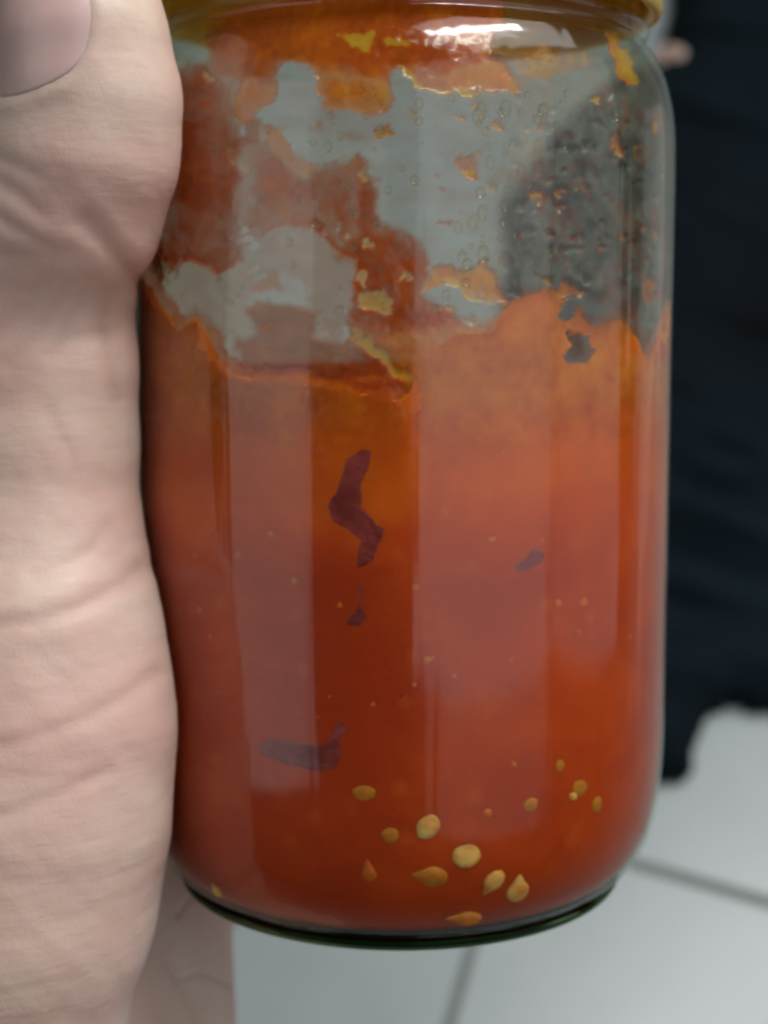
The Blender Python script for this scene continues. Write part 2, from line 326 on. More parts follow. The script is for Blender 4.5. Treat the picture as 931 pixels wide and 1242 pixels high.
# ------------------------------------------------------------------ cloth lying on the floor
def cloth(name, px_outline, label, hmax, step, seed, rot=0.5):
    poly = np.array([on_floor(a, b) for a, b in px_outline])
    c = poly.mean(0); lo = poly.min(0)-.02; hi = poly.max(0)+.02
    nx = int((hi[0]-lo[0])/step); ny = int((hi[1]-lo[1])/step)
    X, Y = np.meshgrid(np.linspace(lo[0], hi[0], nx), np.linspace(lo[1], hi[1], ny), indexing='ij')
    wob = .004*vnoise(np.stack([X*40, Y*40], -1), seed, 2)
    sd = sdpoly(X+wob, Y-wob, poly)
    ins = np.clip(-sd/.03, 0, 1); ins = np.sqrt(1-(1-ins)**2)
    u = X*math.cos(rot)+Y*math.sin(rot); v = -X*math.sin(rot)+Y*math.cos(rot)
    fold = vnoise(np.stack([u*9+3, v*38], -1), seed+1, 3); ridge = 1-np.abs(vnoise(np.stack([u*6, v*22+7], -1), seed+2, 2))*2.2
    H = ins*(hmax*(.55+.35*fold)+.016*np.clip(ridge, 0, 1))
    H = np.maximum(H, 0)+.001
    keep = sd < 0
    idx = -np.ones(X.shape, int); idx[keep] = np.arange(keep.sum())
    top = np.stack([X-c[0], Y-c[1], H], -1)[keep]; bot = top.copy(); bot[:, 2] = .0004; n = len(top)
    Fc = []; edges = {}
    k = keep[:-1, :-1] & keep[1:, :-1] & keep[1:, 1:] & keep[:-1, 1:]
    for i, j in zip(*np.nonzero(k)):
        q = (idx[i, j], idx[i+1, j], idx[i+1, j+1], idx[i, j+1]); Fc.append(q); Fc.append(tuple(n+z for z in q[::-1]))
        for a, b in zip(q, q[1:]+q[:1]):
            if (b, a) in edges: del edges[(b, a)]
            else: edges[(a, b)] = 1
    for a, b in edges: Fc.append((b, a, n+a, n+b))
    o = mesh(name, np.vstack([top, bot]), Fc, CLOTH, world=Matrix.Translation((c[0], c[1], 0)))
    return tag(o, label, 'cloth')
cloth('black_cloth', [(835, -90), (812, 0), (806, 45), (800, 95), (730, 130), (660, 180), (618, 250), (606, 380), (640, 520), (690, 800), (740, 950),
      (800, 950), (832, 946), (838, 925), (850, 908), (862, 878), (885, 865), (931, 868), (1060, 885), (1120, 860), (1130, -90)],
      'large rumpled black cloth with faint navy sheen lying on the tiles right of the jar', .045, .004, 3, -.35)
cloth('black_cloth', [(-120, -80), (10, -80), (30, -20), (45, 50), (20, 100), (-60, 110), (-130, 60)],
      'small dark navy cloth on the floor at the left edge beside the thumbnail', .02, .004, 9)

# ------------------------------------------------------------------ signed-distance modelling for the hand and the foot
def smin(a, b, k):
    h = np.clip(.5+.5*(b-a)/k, 0, 1); return b*(1-h)+a*h-k*h*(1-h)
class Field:
    def __init__(s, lo, hi, vox):
        s.lo = np.array(lo, float); s.v = vox; s.n = np.ceil((np.array(hi)-s.lo)/vox).astype(int)+1
        s.D = np.full(tuple(s.n), .02, np.float32)
    def chain(s, pts, k_in=.004, k=.003, flat=None):
        """pts: list of (x,y,z,r)"""
        pts = np.array(pts, float); rm = pts[:, 3].max()+.014
        lo = np.clip(np.floor((pts[:, :3].min(0)-rm-s.lo)/s.v).astype(int), 0, s.n-1); hi = np.clip(np.ceil((pts[:, :3].max(0)+rm-s.lo)/s.v).astype(int), 1, s.n)
        sl = tuple(slice(a, b) for a, b in zip(lo, hi))
        ax_ = [(s.lo[i]+np.arange(lo[i], hi[i])*s.v).astype(np.float32) for i in range(3)]
        X = ax_[0][:, None, None]; Y = ax_[1][None, :, None]; Z = ax_[2][None, None, :]
        acc = None
        for a, b in zip(pts[:-1], pts[1:]):
            ab = b[:3]-a[:3]; l2 = max(ab@ab, 1e-12)
            t = np.clip(((X-a[0])*ab[0]+(Y-a[1])*ab[1]+(Z-a[2])*ab[2])/l2, 0, 1)
            t = t.astype(np.float32)
            d = np.sqrt((X-a[0]-t*ab[0])**2+(Y-a[1]-t*ab[1])**2+(Z-a[2]-t*ab[2])**2)-(a[3]+t*(b[3]-a[3]))
            acc = d if acc is None else smin(acc, d, k_in)
        s.D[sl] = smin(s.D[sl], acc, k).astype(np.float32)
    def carve_cyl(s, r, z0, z1, k=.0015):
        X = (s.lo[0]+np.arange(s.n[0])*s.v)[:, None, None]; Y = (s.lo[1]+np.arange(s.n[1])*s.v)[None, :, None]; Z = (s.lo[2]+np.arange(s.n[2])*s.v)[None, None, :]
        rr = np.sqrt(X*X+Y*Y)-r; zz = np.maximum(z0-Z, Z-z1)
        c = np.maximum(rr, zz)+0*s.D
        s.D = (-smin(-s.D, c, k)).astype(np.float32)
    def sample(s, Q):
        g = (Q-s.lo)/s.v; g = np.clip(g, 0, s.n-1.001); i = g.astype(int); f = g-i; out = 0
        for dx in (0, 1):
            for dy in (0, 1):
                for dz in (0, 1):
                    w = (f[..., 0] if dx else 1-f[..., 0])*(f[..., 1] if dy else 1-f[..., 1])*(f[..., 2] if dz else 1-f[..., 2])
                    out = out+w*s.D[i[..., 0]+dx, i[..., 1]+dy, i[..., 2]+dz]
        return out
    def grad(s, Q):
        e = s.v; g = np.stack([s.sample(Q+np.eye(3)[i]*e)-s.sample(Q-np.eye(3)[i]*e) for i in range(3)], -1)
        return g/np.maximum(np.linalg.norm(g, axis=-1, keepdims=True), 1e-9)
    def nets(s):
        D = s.D; ins = D < 0
        c = np.zeros(tuple(s.n-1), np.uint8)
        for dx in (0, 1):
            for dy in (0, 1):
                for dz in (0, 1):
                    c += ins[dx:dx+s.n[0]-1, dy:dy+s.n[1]-1, dz:dz+s.n[2]-1]
        act = (c > 0) & (c < 8); I = np.argwhere(act); idx = -np.ones(act.shape, np.int64); idx[act] = np.arange(len(I))
        acc = np.zeros((len(I), 3)); cnt = np.zeros(len(I))
        cor = [(a, b, d) for a in (0, 1) for b in (0, 1) for d in (0, 1)]
        for a in cor:
            for q in range(3):
                if a[q]: continue
                b = list(a); b[q] = 1; b = tuple(b)
                da = D[I[:, 0]+a[0], I[:, 1]+a[1], I[:, 2]+a[2]].astype(float); db = D[I[:, 0]+b[0], I[:, 1]+b[1], I[:, 2]+b[2]].astype(float)
                m = (da < 0) != (db < 0); t = np.where(m, da/np.where(m, da-db, 1), 0)
                p = np.array(a, float)[None]+0*acc; p[:, q] += t
                acc[m] += p[m]; cnt[m] += 1
        V = s.lo+(I+acc/cnt[:, None])*s.v
        Fs = []
        for q in range(3):
            a1, a2 = (q+1) % 3, (q+2) % 3
            sl0 = [slice(None)]*3; sl1 = [slice(None)]*3; sl0[q] = slice(0, -1); sl1[q] = slice(1, None)
            A = ins[tuple(sl0)]; B = ins[tuple(sl1)]
            E_ = np.argwhere(A != B); E_ = E_[(E_[:, a1] > 0) & (E_[:, a2] > 0) & (E_[:, a1] < s.n[a1]-1) & (E_[:, a2] < s.n[a2]-1)]
            sa = A[tuple(E_.T)]
            def id_(d1, d2):
                e = E_.copy(); e[:, a1] -= d1; e[:, a2] -= d2; return idx[tuple(e.T)]
            qd = np.stack([id_(1, 1), id_(0, 1), id_(0, 0), id_(1, 0)], 1)
            qd[~sa] = qd[~sa][:, ::-1]; Fs.append(qd)
        Fc = np.vstack(Fs); Fc = Fc[(Fc >= 0).all(1)]
        return V, Fc
def smooth_mesh(V, Fc, it=3, lam=.5):
    E_ = np.vstack([Fc[:, [0, 1]], Fc[:, [1, 2]], Fc[:, [2, 3]], Fc[:, [3, 0]]]); E_ = np.vstack([E_, E_[:, ::-1]])
    deg = np.bincount(E_[:, 0], minlength=len(V)).astype(float); deg[deg == 0] = 1
    for it_ in range(it):
        for l in (lam, -lam*1.03):
            S_ = np.stack([np.bincount(E_[:, 0], V[E_[:, 1], i], minlength=len(V)) for i in range(3)], 1)/deg[:, None]
            V = V+l*(S_-V)
    return V

# ------------------------------------------------------------------ hand
def A(az, r, z, rad):
    """jar-frame point by azimuth from the back (+Y), positive towards +X"""
    a = math.radians(az); return (r*math.sin(a), r*math.cos(a), z, rad)
def PR(px, py, d, rad): return (*P(px, py, d), rad)
HF = Field((-.135, -.075, -.235), (.05, .075, .045), .00095)
# thumb, tip to wrist
thumb = [PR(92, -75, .175, .0066), PR(97, -20, .1745, .0082), PR(103, 50, .1745, .0093), PR(113, 125, .1755, .0100), PR(104, 180, .177, .0108), PR(85, 250, .180, .0108), PR(58, 325, .185, .0096)]
web = [PR(16, 215, .183, .0085), PR(15, 260, .184, .0095), PR(30, 340, .187, .010)]
prox = [PR(59, 350, .187, .0100), PR(54, 440, .188, .0113), PR(51, 540, .189, .0117), PR(52, 620, .189, .0116)]
then = [PR(53, 690, .189, .0124), PR(50, 770, .188, .0149), PR(48, 870, .188, .0165), PR(30, 980, .188, .0172), PR(8, 1090, .189, .0175), PR(-30, 1250, .192, .0175), PR(-60, 1420, .200, .018), PR(-60, 1560, .208, .019)]
HF.chain(thumb, .0012, .003); HF.chain(web, .004, .005); HF.chain(prox, .0015, .0026); HF.chain(then, .003, .004)
# outer (dorsal) side of thumb base and web to the index knuckle
HF.chain([PR(-40, 560, .196, .011), PR(-60, 760, .200, .015), PR(-90, 1000, .203, .018), PR(-110, 1300, .208, .020)], .008, .008)
kn = [A(-86, .052, -.040, .0105), A(-78, .0525, -.058, .0108), A(-72, .052, -.076, .0105), A(-66, .0505, -.092, .0098)]
wr = [PR(-40, 1560, .215, .016), PR(0, 1570, .222, .016), PR(60, 1570, .228, .015), PR(110, 1540, .232, .014)]
for a, b in zip(kn, wr): HF.chain([a, tuple((np.array(a)*.5+np.array(b)*.5)+np.array([-.003, .003, 0, .001])), b], .008, .010)
HF.chain([PR(-30, 640, .205, .010), kn[0]], .008, .009)
# hypothenar edge seen under the jar
HF.chain([PR(150, 1010, .243, .0100), PR(172, 1110, .239, .0118), PR(158, 1240, .234, .0138), PR(120, 1400, .230, .0155), PR(70, 1560, .224, .017)], .008, .009)
HF.chain([PR(60, 1040, .222, .012), PR(60, 1250, .222, .016), PR(30, 1450, .218, .018)], .008, .010)
# four fingers wrapped round the back
fz = [(-.040, -.030, -.021, -.018), (-.058, -.049, -.041, -.038), (-.076, -.067, -.059, -.057), (-.092, -.083, -.0755, -.0735)]
faz = [(-86, -40, -4, 26), (-78, -28, 10, 42), (-72, -26, 8, 36), (-66, -30, -4, 20)]
frd = [(.0100, .0092, .0083, .0072), (.0103, .0094, .0085, .0074), (.0100, .0090, .0082, .0070), (.0090, .0080, .0072, .0062)]
tips = []
for zz, aa, rr in zip(fz, faz, frd):
    pts = []
    for i in range(3):
        for t in (0, .35, .7):
            az = aa[i]+(aa[i+1]-aa[i])*t; z = zz[i]+(zz[i+1]-zz[i])*t; rad = rr[i]+(rr[i+1]-rr[i])*t
            bulge = .0004 if t == 0 and i else 0
            pts.append(A(az, .035+rad*.97+(.006 if i == 0 and t == 0 else 0)+(.002*t*(1-t)*4), z, rad+bulge))
    pts.append(A(aa[3], .035+rr[3]*.97, zz[3], rr[3])); HF.chain(pts, .002, .0016); tips.append((pts[-1], pts[-2], zz, aa, rr))
# forearm
w0 = PR(20, 1560, .218, .026)
HF.chain([PR(-20, 1530, .214, .021), (-.070, -.010, -.190, .024), (-.088, -.026, -.232, .027)], .01, .012)
HF.chain([PR(70, 1530, .226, .018), (-.048, .000, -.190, .022), (-.064, -.012, -.232, .025)], .01, .012)
HF.carve_cyl(.0353, -.0735, .036, .0012)
HF.carve_cyl(.0335, .03, .06, .001)
HV, HFc = HF.nets(); HV = smooth_mesh(HV, HFc, 3)

hand = empty('hand', P(20, 1560, .218), 'left hand with a broad pinkish thumb pressed against the left side of the jar', 'hand')
me = bpy.data.meshes.new('skin_surface'); me.from_pydata(HV.tolist(), [], HFc.tolist()); me.update()
tmp = bpy.data.objects.new('tmp', me); COL.objects.link(tmp); md = tmp.modifiers.new('s', 'SUBSURF'); md.levels = 1; md.render_levels = 1
ev = tmp.evaluated_get(bpy.context.evaluated_depsgraph_get()); m2 = bpy.data.meshes.new_from_object(ev)
n = len(m2.vertices); V = np.empty(n*3); m2.vertices.foreach_get('co', V); V = V.reshape(-1, 3)
Nn = np.empty(n*3); m2.vertices.foreach_get('normal', Nn); Nn = Nn.reshape(-1, 3)
bpy.data.objects.remove(tmp); bpy.data.meshes.remove(me)
# creases, given as polylines drawn on the camera-facing skin
px, py = proj(V); vd = V-RIG_CAM; face = -(Nn*vd).sum(1)/np.linalg.norm(vd, axis=1)
near = (V[:, 1] < .006) & (face > -.1)
def pdist(line):
    line = np.array(line, float); d = np.full(n, 1e9)
    for a, b in zip(line[:-1], line[1:]):
        e_ = b-a; t = np.clip(((px-a[0])*e_[0]+(py-a[1])*e_[1])/(e_@e_), 0, 1)
        d = np.minimum(d, np.hypot(px-a[0]-t*e_[0], py-a[1]-t*e_[1]))
    return d
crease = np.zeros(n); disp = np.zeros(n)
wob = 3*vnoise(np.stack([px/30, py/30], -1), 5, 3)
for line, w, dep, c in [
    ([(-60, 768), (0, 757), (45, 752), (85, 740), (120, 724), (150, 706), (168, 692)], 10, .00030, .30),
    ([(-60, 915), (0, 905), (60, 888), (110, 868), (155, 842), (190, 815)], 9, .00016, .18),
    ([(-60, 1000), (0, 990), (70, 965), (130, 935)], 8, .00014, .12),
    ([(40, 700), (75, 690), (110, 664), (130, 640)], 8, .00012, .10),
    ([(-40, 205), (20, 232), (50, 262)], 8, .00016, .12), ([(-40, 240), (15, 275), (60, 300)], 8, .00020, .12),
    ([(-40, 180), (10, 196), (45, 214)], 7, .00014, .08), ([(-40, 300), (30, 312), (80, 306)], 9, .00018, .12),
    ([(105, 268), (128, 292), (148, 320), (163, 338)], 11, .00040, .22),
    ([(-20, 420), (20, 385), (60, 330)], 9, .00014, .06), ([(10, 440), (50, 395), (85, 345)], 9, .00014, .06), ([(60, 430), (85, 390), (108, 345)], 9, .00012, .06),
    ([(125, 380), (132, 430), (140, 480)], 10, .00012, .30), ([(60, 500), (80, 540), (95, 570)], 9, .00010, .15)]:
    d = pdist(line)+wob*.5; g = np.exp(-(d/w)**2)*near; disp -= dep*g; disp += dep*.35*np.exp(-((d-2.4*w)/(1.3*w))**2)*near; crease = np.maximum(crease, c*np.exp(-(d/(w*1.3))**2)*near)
# nearly hidden palm lines under the jar
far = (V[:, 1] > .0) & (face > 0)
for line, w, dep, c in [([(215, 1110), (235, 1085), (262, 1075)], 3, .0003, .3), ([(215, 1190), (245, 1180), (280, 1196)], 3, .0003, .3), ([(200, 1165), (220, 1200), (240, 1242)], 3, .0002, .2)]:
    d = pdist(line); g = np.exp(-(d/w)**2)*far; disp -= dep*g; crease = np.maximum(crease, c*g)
# ---- nails: frame of the distal phalanx and an outline in (angle, length)
def nail_frame(tip, base, ndir):
    t = np.array(tip[:3]); b = np.array(base[:3]); a = (t-b)/np.linalg.norm(t-b)
    nn = np.array(ndir, float); nn -= a*(nn@a); nn /= np.linalg.norm(nn); return b, a, nn, np.cross(a, nn)
def nail_shape(phi, s, s0, s1, pw):
    """<0 inside; U-shaped cuticle at s0, rounded free edge at s1"""
    c = phi/pw; sm = (s0+s1)/2; hl = (s1-s0)/2; q = (s-sm)/hl
    return (np.abs(c)**2.6+np.abs(q)**2.9)**(1/2.7)-1
def nail_disp(frame, s0, s1, pw, rng_r):
    b, a, nn, bb = frame; Q = V-b; s = Q@a; x = Q@bb; y = Q@nn; phi = np.arctan2(x, y)
    ok = (np.hypot(x, y) < rng_r) & (s > s0-.012) & (s < s1+.012)
    sd = nail_shape(phi, s, s0, s1, pw); return np.where(ok, sd, 9)
az_n = math.radians(-44)
cdir = RIG_CAM-P(110, 60, .175); cdir[2] = 0; cdir /= np.linalg.norm(cdir)
ndir = np.array([cdir[0]*math.cos(az_n)-cdir[1]*math.sin(az_n)*-1*-1, cdir[0]*math.sin(az_n)+cdir[1]*math.cos(az_n), 0])
R_ = np.array([[math.cos(az_n), -math.sin(az_n)], [math.sin(az_n), math.cos(az_n)]]); ndir[:2] = R_@cdir[:2]
NAILS = []
fr = nail_frame(thumb[0], thumb[3], ndir); _ = 0
NAILS.append((fr, -.0003, .0195, math.radians(48), .8))
for (tp, bs, zz, aa, rr) in tips:
    b = np.array(A(aa[3]-14, .035+rr[3], zz[3], 0)); out_ = np.array([math.sin(math.radians(aa[3])), math.cos(math.radians(aa[3])), .1])
    f2 = nail_frame(tp, b, out_); NAILS.append((f2, .004, .0155, math.radians(48), .8))
for (f_, s0, s1, pw, sc) in NAILS:
    sd = nail_disp(f_, s0, s1, pw, .0145)
    disp += np.where(sd < 9, -.00055*sc*np.clip(-sd/.12, 0, 1)+.00028*sc*np.exp(-((sd-.10)/.09)**2), 0)
disp += .00010*vnoise(V*260, 11, 3)
V = V+Nn*disp[:, None]
m2.vertices.foreach_set('co', V.ravel()); m2.update()
Fc2 = np.array([p.vertices[:] for p in m2.polygons])
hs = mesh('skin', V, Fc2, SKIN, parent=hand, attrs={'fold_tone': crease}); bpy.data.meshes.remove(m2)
for k, (f_, s0, s1, pw, sc) in enumerate(NAILS):
    b, a, nn, bb = f_; nu, nv = 40, 40; pts = []; U = np.linspace(-1, 1, nu); W = np.linspace(-1, 1, nv)
    UU, WW = np.meshgrid(U, W, indexing='ij')
    # square -> superellipse
    rr_ = np.maximum(np.abs(UU), np.abs(WW)); den = (np.abs(UU)**2.6+np.abs(WW)**2.9)**(1/2.7)+1e-9; sc_ = rr_/den*1.01
    phi = UU*sc_*pw; s_ = (s0+s1)/2+WW*sc_*(s1-s0)/2
    dirs = nn*np.cos(phi)[..., None]+bb*np.sin(phi)[..., None]; org = b+a*s_[..., None]
    t = np.full(phi.shape, .003)
    for _ in range(60): t = t-HF.sample(org+dirs*t[..., None])*.7
    h = .00012*sc-.0004*sc*rr_**6+.00035*sc*np.cos(phi)
    top = org+dirs*(t+h)[..., None]; bot = org+dirs*(t-.0014*sc)[..., None]
    Vn = np.concatenate([top.reshape(-1, 3), bot.reshape(-1, 3)]); Fn = []; N_ = nu*nv
    I_ = lambda i, j: i*nv+j
    for i in range(nu-1):
        for j in range(nv-1):
            q = (I_(i, j), I_(i+1, j), I_(i+1, j+1), I_(i, j+1)); Fn.append(q); Fn.append(tuple(N_+z for z in q[::-1]))
    for i in range(nu-1):
        for j, fl_ in ((0, 0), (nv-1, 1)):
            q = (I_(i, j), I_(i+1, j), N_+I_(i+1, j), N_+I_(i, j)); Fn.append(q if fl_ else q[::-1])
    for j in range(nv-1):
        for i, fl_ in ((0, 1), (nu-1, 0)):
            q = (I_(i, j), I_(i, j+1), N_+I_(i, j+1), N_+I_(i, j)); Fn.append(q if fl_ else q[::-1])
    o = mesh('nail', Vn, Fn, NAIL, parent=hand)
    if k == 0: o['label'] = 'large pale pink thumbnail with a curved cuticle'

# ------------------------------------------------------------------ the jar
jar = empty('glass_jar', (0, 0, -.0731), 'round clear glass jar of orange-red chilli sauce with a gold lid, held upright', 'jar')
outer = chaikin([(.0288, -.0713), (.0301, -.0703), (.0316, -.0687), (.0331, -.0660), (.0343, -.0618), (.0349, -.0560), (.0350, -.0480), (.0350, .0), (.0350, .0215), (.0347, .0262), (.0338, .0305), (.0323, .0336), (.0309, .0350),
                 (.0307, .0358), (.0314, .0364), (.0314, .0372), (.0305, .0380), (.0303, .0480)], 2)
inner = chaikin([(.0290, .0480), (.0290, .0378), (.0297, .0352), (.0316, .0328), (.0332, .0294), (.0344, .0246), (.03472, .0200), (.03472, -.0480), (.0346, -.0558), (.0340, -.0615), (.0328, -.0656), (.0313, -.0682), (.0298, -.0698), (.0286, -.0708)], 2)
Vj, Fj = lathe(np.vstack([outer, inner]), 224)
gw = mesh('glass_wall', Vj, Fj, GLASS, parent=jar); gw.data.materials.append(GLASSIN)
npro = len(outer)+len(inner)
gw.data.polygons.foreach_set('material_index', [1 if (p.vertices[0] % npro) >= len(outer) and (p.vertices[3] % npro) >= len(outer) else 0 for p in gw.data.polygons])
basep = np.vstack([chaikin([(.0282, -.0713), (.0293, -.0712), (.0295, -.0718), (.0289, -.0726), (.0272, -.0732), (.0250, -.0733), (.0235, -.0727), (.0200, -.0719), (.0, -.0716)], 2), [(.0, -.0707), (.02, -.0707), (.0274, -.0708)]])
Vb, Fb = lathe(basep, 192); bo = mesh('glass_base', Vb, Fb, BASEG, parent=jar); bo['label'] = 'thick dark green glass base of the jar'
# lid: skirt with a rolled edge, knurled side and flat top
lp = np.array([(.0310, .0400), (.0313, .0392), (.0320, .0388), (.0327, .0390), (.0330, .0396), (.0328, .0403), (.0321, .0408), (.0319, .0414), (.0320, .0500), (.0314, .0520), (.0290, .0526), (.0286, .0518), (.0, .0518),
               (.0, .0512), (.0284, .0512), (.0308, .0508), (.0310, .0490)])
Vl, Fl = lathe(lp, 240); thl = np.arctan2(Vl[:, 1], Vl[:, 0]); k = 1+.006*np.clip(np.cos(thl*60), 0, 1)*((Vl[:, 2] > .0415) & (Vl[:, 2] < .050) & (np.hypot(Vl[:, 0], Vl[:, 1]) > .0315))
Vl[:, 0] *= k; Vl[:, 1] *= k
lo_ = mesh('lid', Vl, Fl, GOLD, parent=jar)

# ------------------------------------------------------------------ sauce
sauce = empty('chilli_sauce', (0, 0, -.0705), 'thick orange-red chilli and tomato sauce filling the jar and smeared up its wall', 'sauce')
LEVEL = -.0058
RS = .03464
n_th = 200
prof = [tuple(q) for q in chaikin([(.0280, -.0705), (.0297, -.0696), (.0312, -.0680), (.0326, -.0655), (.0338, -.0614), (.0344, -.0558), (RS, -.0480)], 1)]+[(RS, z) for z in np.linspace(-.045, LEVEL-.001, 30)]
prof = np.array(prof); th = np.linspace(0, 2*math.pi, n_th, endpoint=False)
rows = []
RIMPX = [(140, 332), (176, 329), (190, 348), (202, 369), (214, 391), (226, 380), (240, 376), (254, 398), (262, 434), (272, 448), (330, 453), (390, 461), (450, 470), (484, 478), (497, 470), (506, 440), (522, 406), (560, 400), (598, 388), (612, 364),
         (630, 356), (648, 347), (668, 352), (676, 380), (684, 436), (700, 444), (724, 440), (734, 400), (752, 390), (768, 397), (776, 412), (784, 432), (794, 424), (802, 386), (806, 358), (822, 346)]
def rim_height(th_):
    z = np.zeros(len(th_)); rp_ = np.array(RIMPX, float)
    for i, t in enumerate(th_):
        q = np.array([RS*math.cos(t), RS*math.sin(t), 0.])
        if q[1] > -.0055: z[i] = LEVEL+.0015*math.sin(3*t)+.0007*math.sin(7*t+1); continue
        for _ in range(6):
            x_, y_ = proj(q[None]); ty = np.interp(x_[0], rp_[:, 0], rp_[:, 1]); q[2] += (y_[0]-ty)/F_PX*np.linalg.norm(q-RIG_CAM)
        z[i] = q[2]
    return z
n_th = 720; th = np.linspace(0, 2*math.pi, n_th, endpoint=False); RIM = rim_height(th)
RIM = RIM-.0009+.0008*vnoise(np.stack([th*22, th*0], -1), 77, 5)
bottom = [np.stack([r*np.cos(th), r*np.sin(th), np.full(n_th, -.0705)], -1) for r in (.0005, .01, .02)]
side = [np.stack([r*np.cos(th), r*np.sin(th), np.full(n_th, z) if z < -.02 else -.02+(z+.02)/(LEVEL-.001+.02)*(RIM-.0002+.02)], -1) for r, z in prof]
topr = []
for r in np.linspace(1, 0.01, 40):
    x = RS*r*np.cos(th); y = RS*r*np.sin(th)
    z = LEVEL+.0012*vnoise(np.stack([x*160+9, y*160+9], -1), 21, 3)+.0006*vnoise(np.stack([x*600, y*600], -1), 22, 2)-.0006*(1-r)
    wq = np.clip((r-.80)/.20, 0, 1)**2.5; z = z*(1-wq)+RIM*wq
    topr.append(np.stack([x, y, z], -1))
R0 = np.array(bottom+side+topr); m_ = len(R0)
Vs = R0.reshape(-1, 3); Fs = []
for i in range(m_-1):
    for j in range(n_th):
        j2 = (j+1) % n_th; Fs.append((i*n_th+j, i*n_th+j2, (i+1)*n_th+j2, (i+1)*n_th+j))
Fs.append(tuple(range(n_th))[::-1]); Fs.append(tuple((m_-1)*n_th+j for j in range(n_th)))
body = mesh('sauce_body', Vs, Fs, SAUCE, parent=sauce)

# film smeared on the inner wall: density and oiliness sampled on a cylindrical grid
NT, NZ = 900, 235
Z0, Z1 = LEVEL-.0150, .0365
TH = np.linspace(0, 2*math.pi, NT, endpoint=False); ZZ = np.linspace(Z0, Z1, NZ)
T2, Z2 = np.meshgrid(TH, ZZ, indexing='ij')
inn = inner[np.argsort(inner[:, 1])]; rw = np.interp(Z2, inn[:, 1], inn[:, 0])-.00006
X2 = rw*np.cos(T2); Y2 = rw*np.sin(T2); G3 = np.stack([X2, Y2, Z2], -1)
fpx, fpy = proj(G3)
front = (Y2+.206*0 < -.0055) # camera-side wall
w1 = vnoise(np.stack([fpx/30, fpy/30], -1), 31, 5); w2 = vnoise(np.stack([fpx/30+40, fpy/30+13], -1), 32, 5)
w3 = vnoise(np.stack([fpx/7, fpy/7], -1), 33, 3); w4 = vnoise(np.stack([fpx/7+9, fpy/7+3], -1), 34, 3)
qx = fpx+15*w1+4*w3; qy = fpy+15*w2+4*w4
mott = vnoise(np.stack([fpx/38, fpy/55], -1), 35, 5); mott2 = vnoise(np.stack([fpx/6, fpy/9], -1), 36, 3)
dens = np.zeros(T2.shape); oil = np.full(T2.shape, .45); thick = np.zeros(T2.shape)
def blob(poly, d, o, th_, fe=11.0, edge_glint=0.08, edge_w=5):
    global dens, oil, thick
    if len(poly) > 5:
        pp = [];
        for a, b in zip(poly, poly[1:]+poly[:1]): a = np.array(a, float); b = np.array(b, float); pp += [a*.78+b*.22, a*.22+b*.78]
        poly = pp
    sd = sdpoly(qx, qy, poly); m = np.clip(.5-sd/fe, 0, 1)*front
    m = m*m*(3-2*m)
    # thin towards its rim, thicker inside, with runs
    d = np.clip(d*(.62+.38*np.clip(-sd/22, 0, 1))+.30*mott*(d < .94)+.14*mott2*(d < .94), .05, .985) if th_ < .95 else d
    rim = np.exp(-((sd+edge_w*.5)/edge_w)**2)  # smear edges get a highlight painted in as a yellower tone
    dn = d+0*rim
    dens = dens*(1-m)+dn*m; oil = oil*(1-m)+(o+edge_glint*rim+.18*mott+.10*mott2)*m; thick = thick*(1-m)+th_*m
def cut(poly, d=.06, fe=8):
    global dens, thick
    sd = sdpoly(qx, qy, poly); m = np.clip(.5-sd/fe, 0, 1)*front; m = m*m*(3-2*m)
    dens = dens*(1-m)+d*m; thick = thick*(1-m)
blob([(140, 120), (200, 92), (235, 78), (262, 80), (283, 100), (286, 160), (330, 175), (352, 196), (392, 205), (425, 186), (445, 200), (466, 232), (462, 262), (490, 285), (512, 305), (516, 330), (520, 352), (560, 392),
      (610, 398), (640, 430), (700, 470), (500, 500), (150, 480)], .90, .26, .5, 16)
blob([(286, 165), (330, 178), (352, 198), (392, 208), (425, 190), (436, 205), (430, 300), (400, 292), (372, 262), (340, 262), (300, 290), (286, 300)], .82, .34, .4, 18)
# window of cleaner glass on the left
cut([(290, 312), (300, 290), (338, 268), (352, 262), (372, 270), (388, 292), (425, 312), (428, 440), (400, 452), (330, 446), (272, 436), (258, 400), (238, 375), (222, 384), (212, 378), (200, 352), (190, 322), (232, 318), (262, 330)], .30, 10)
cut([(300, 350), (360, 330), (378, 350), (384, 430), (320, 440), (306, 400)], .10, 16)
# thick orange rim round the liquid line, left and right
blob([(140, 330), (176, 326), (186, 345), (202, 368), (214, 392), (226, 380), (240, 374), (254, 396), (262, 432), (272, 446), (330, 452), (390, 460), (450, 470), (500, 482), (500, 720), (140, 720)], .96, .54, .0, 22)
blob([(425, 400), (445, 405), (470, 425), (490, 440), (505, 480), (505, 720), (830, 720), (820, 345), (806, 352), (802, 385), (796, 424), (784, 432), (776, 412), (768, 396), (752, 388), (722, 390), (700, 372), (682, 352),
      (664, 348), (648, 346), (612, 362), (600, 385), (560, 400), (520, 404), (480, 406), (450, 402)], .96, .55, .0, 22)
blob([(432, 404), (455, 410), (480, 432), (500, 462), (440, 466), (425, 440)], .9, .12, .4, 5)
blob([(425, 402), (440, 402), (470, 425), (505, 452), (500, 462), (468, 440), (440, 420)], .97, .95, .6, 5)
cut([(684, 372), (694, 368), (702, 376), (704, 392), (690, 398), (680, 388)], .12, 5)
cut([(684, 424), (702, 408), (720, 410), (724, 432), (712, 440), (690, 440)], .12, 5)
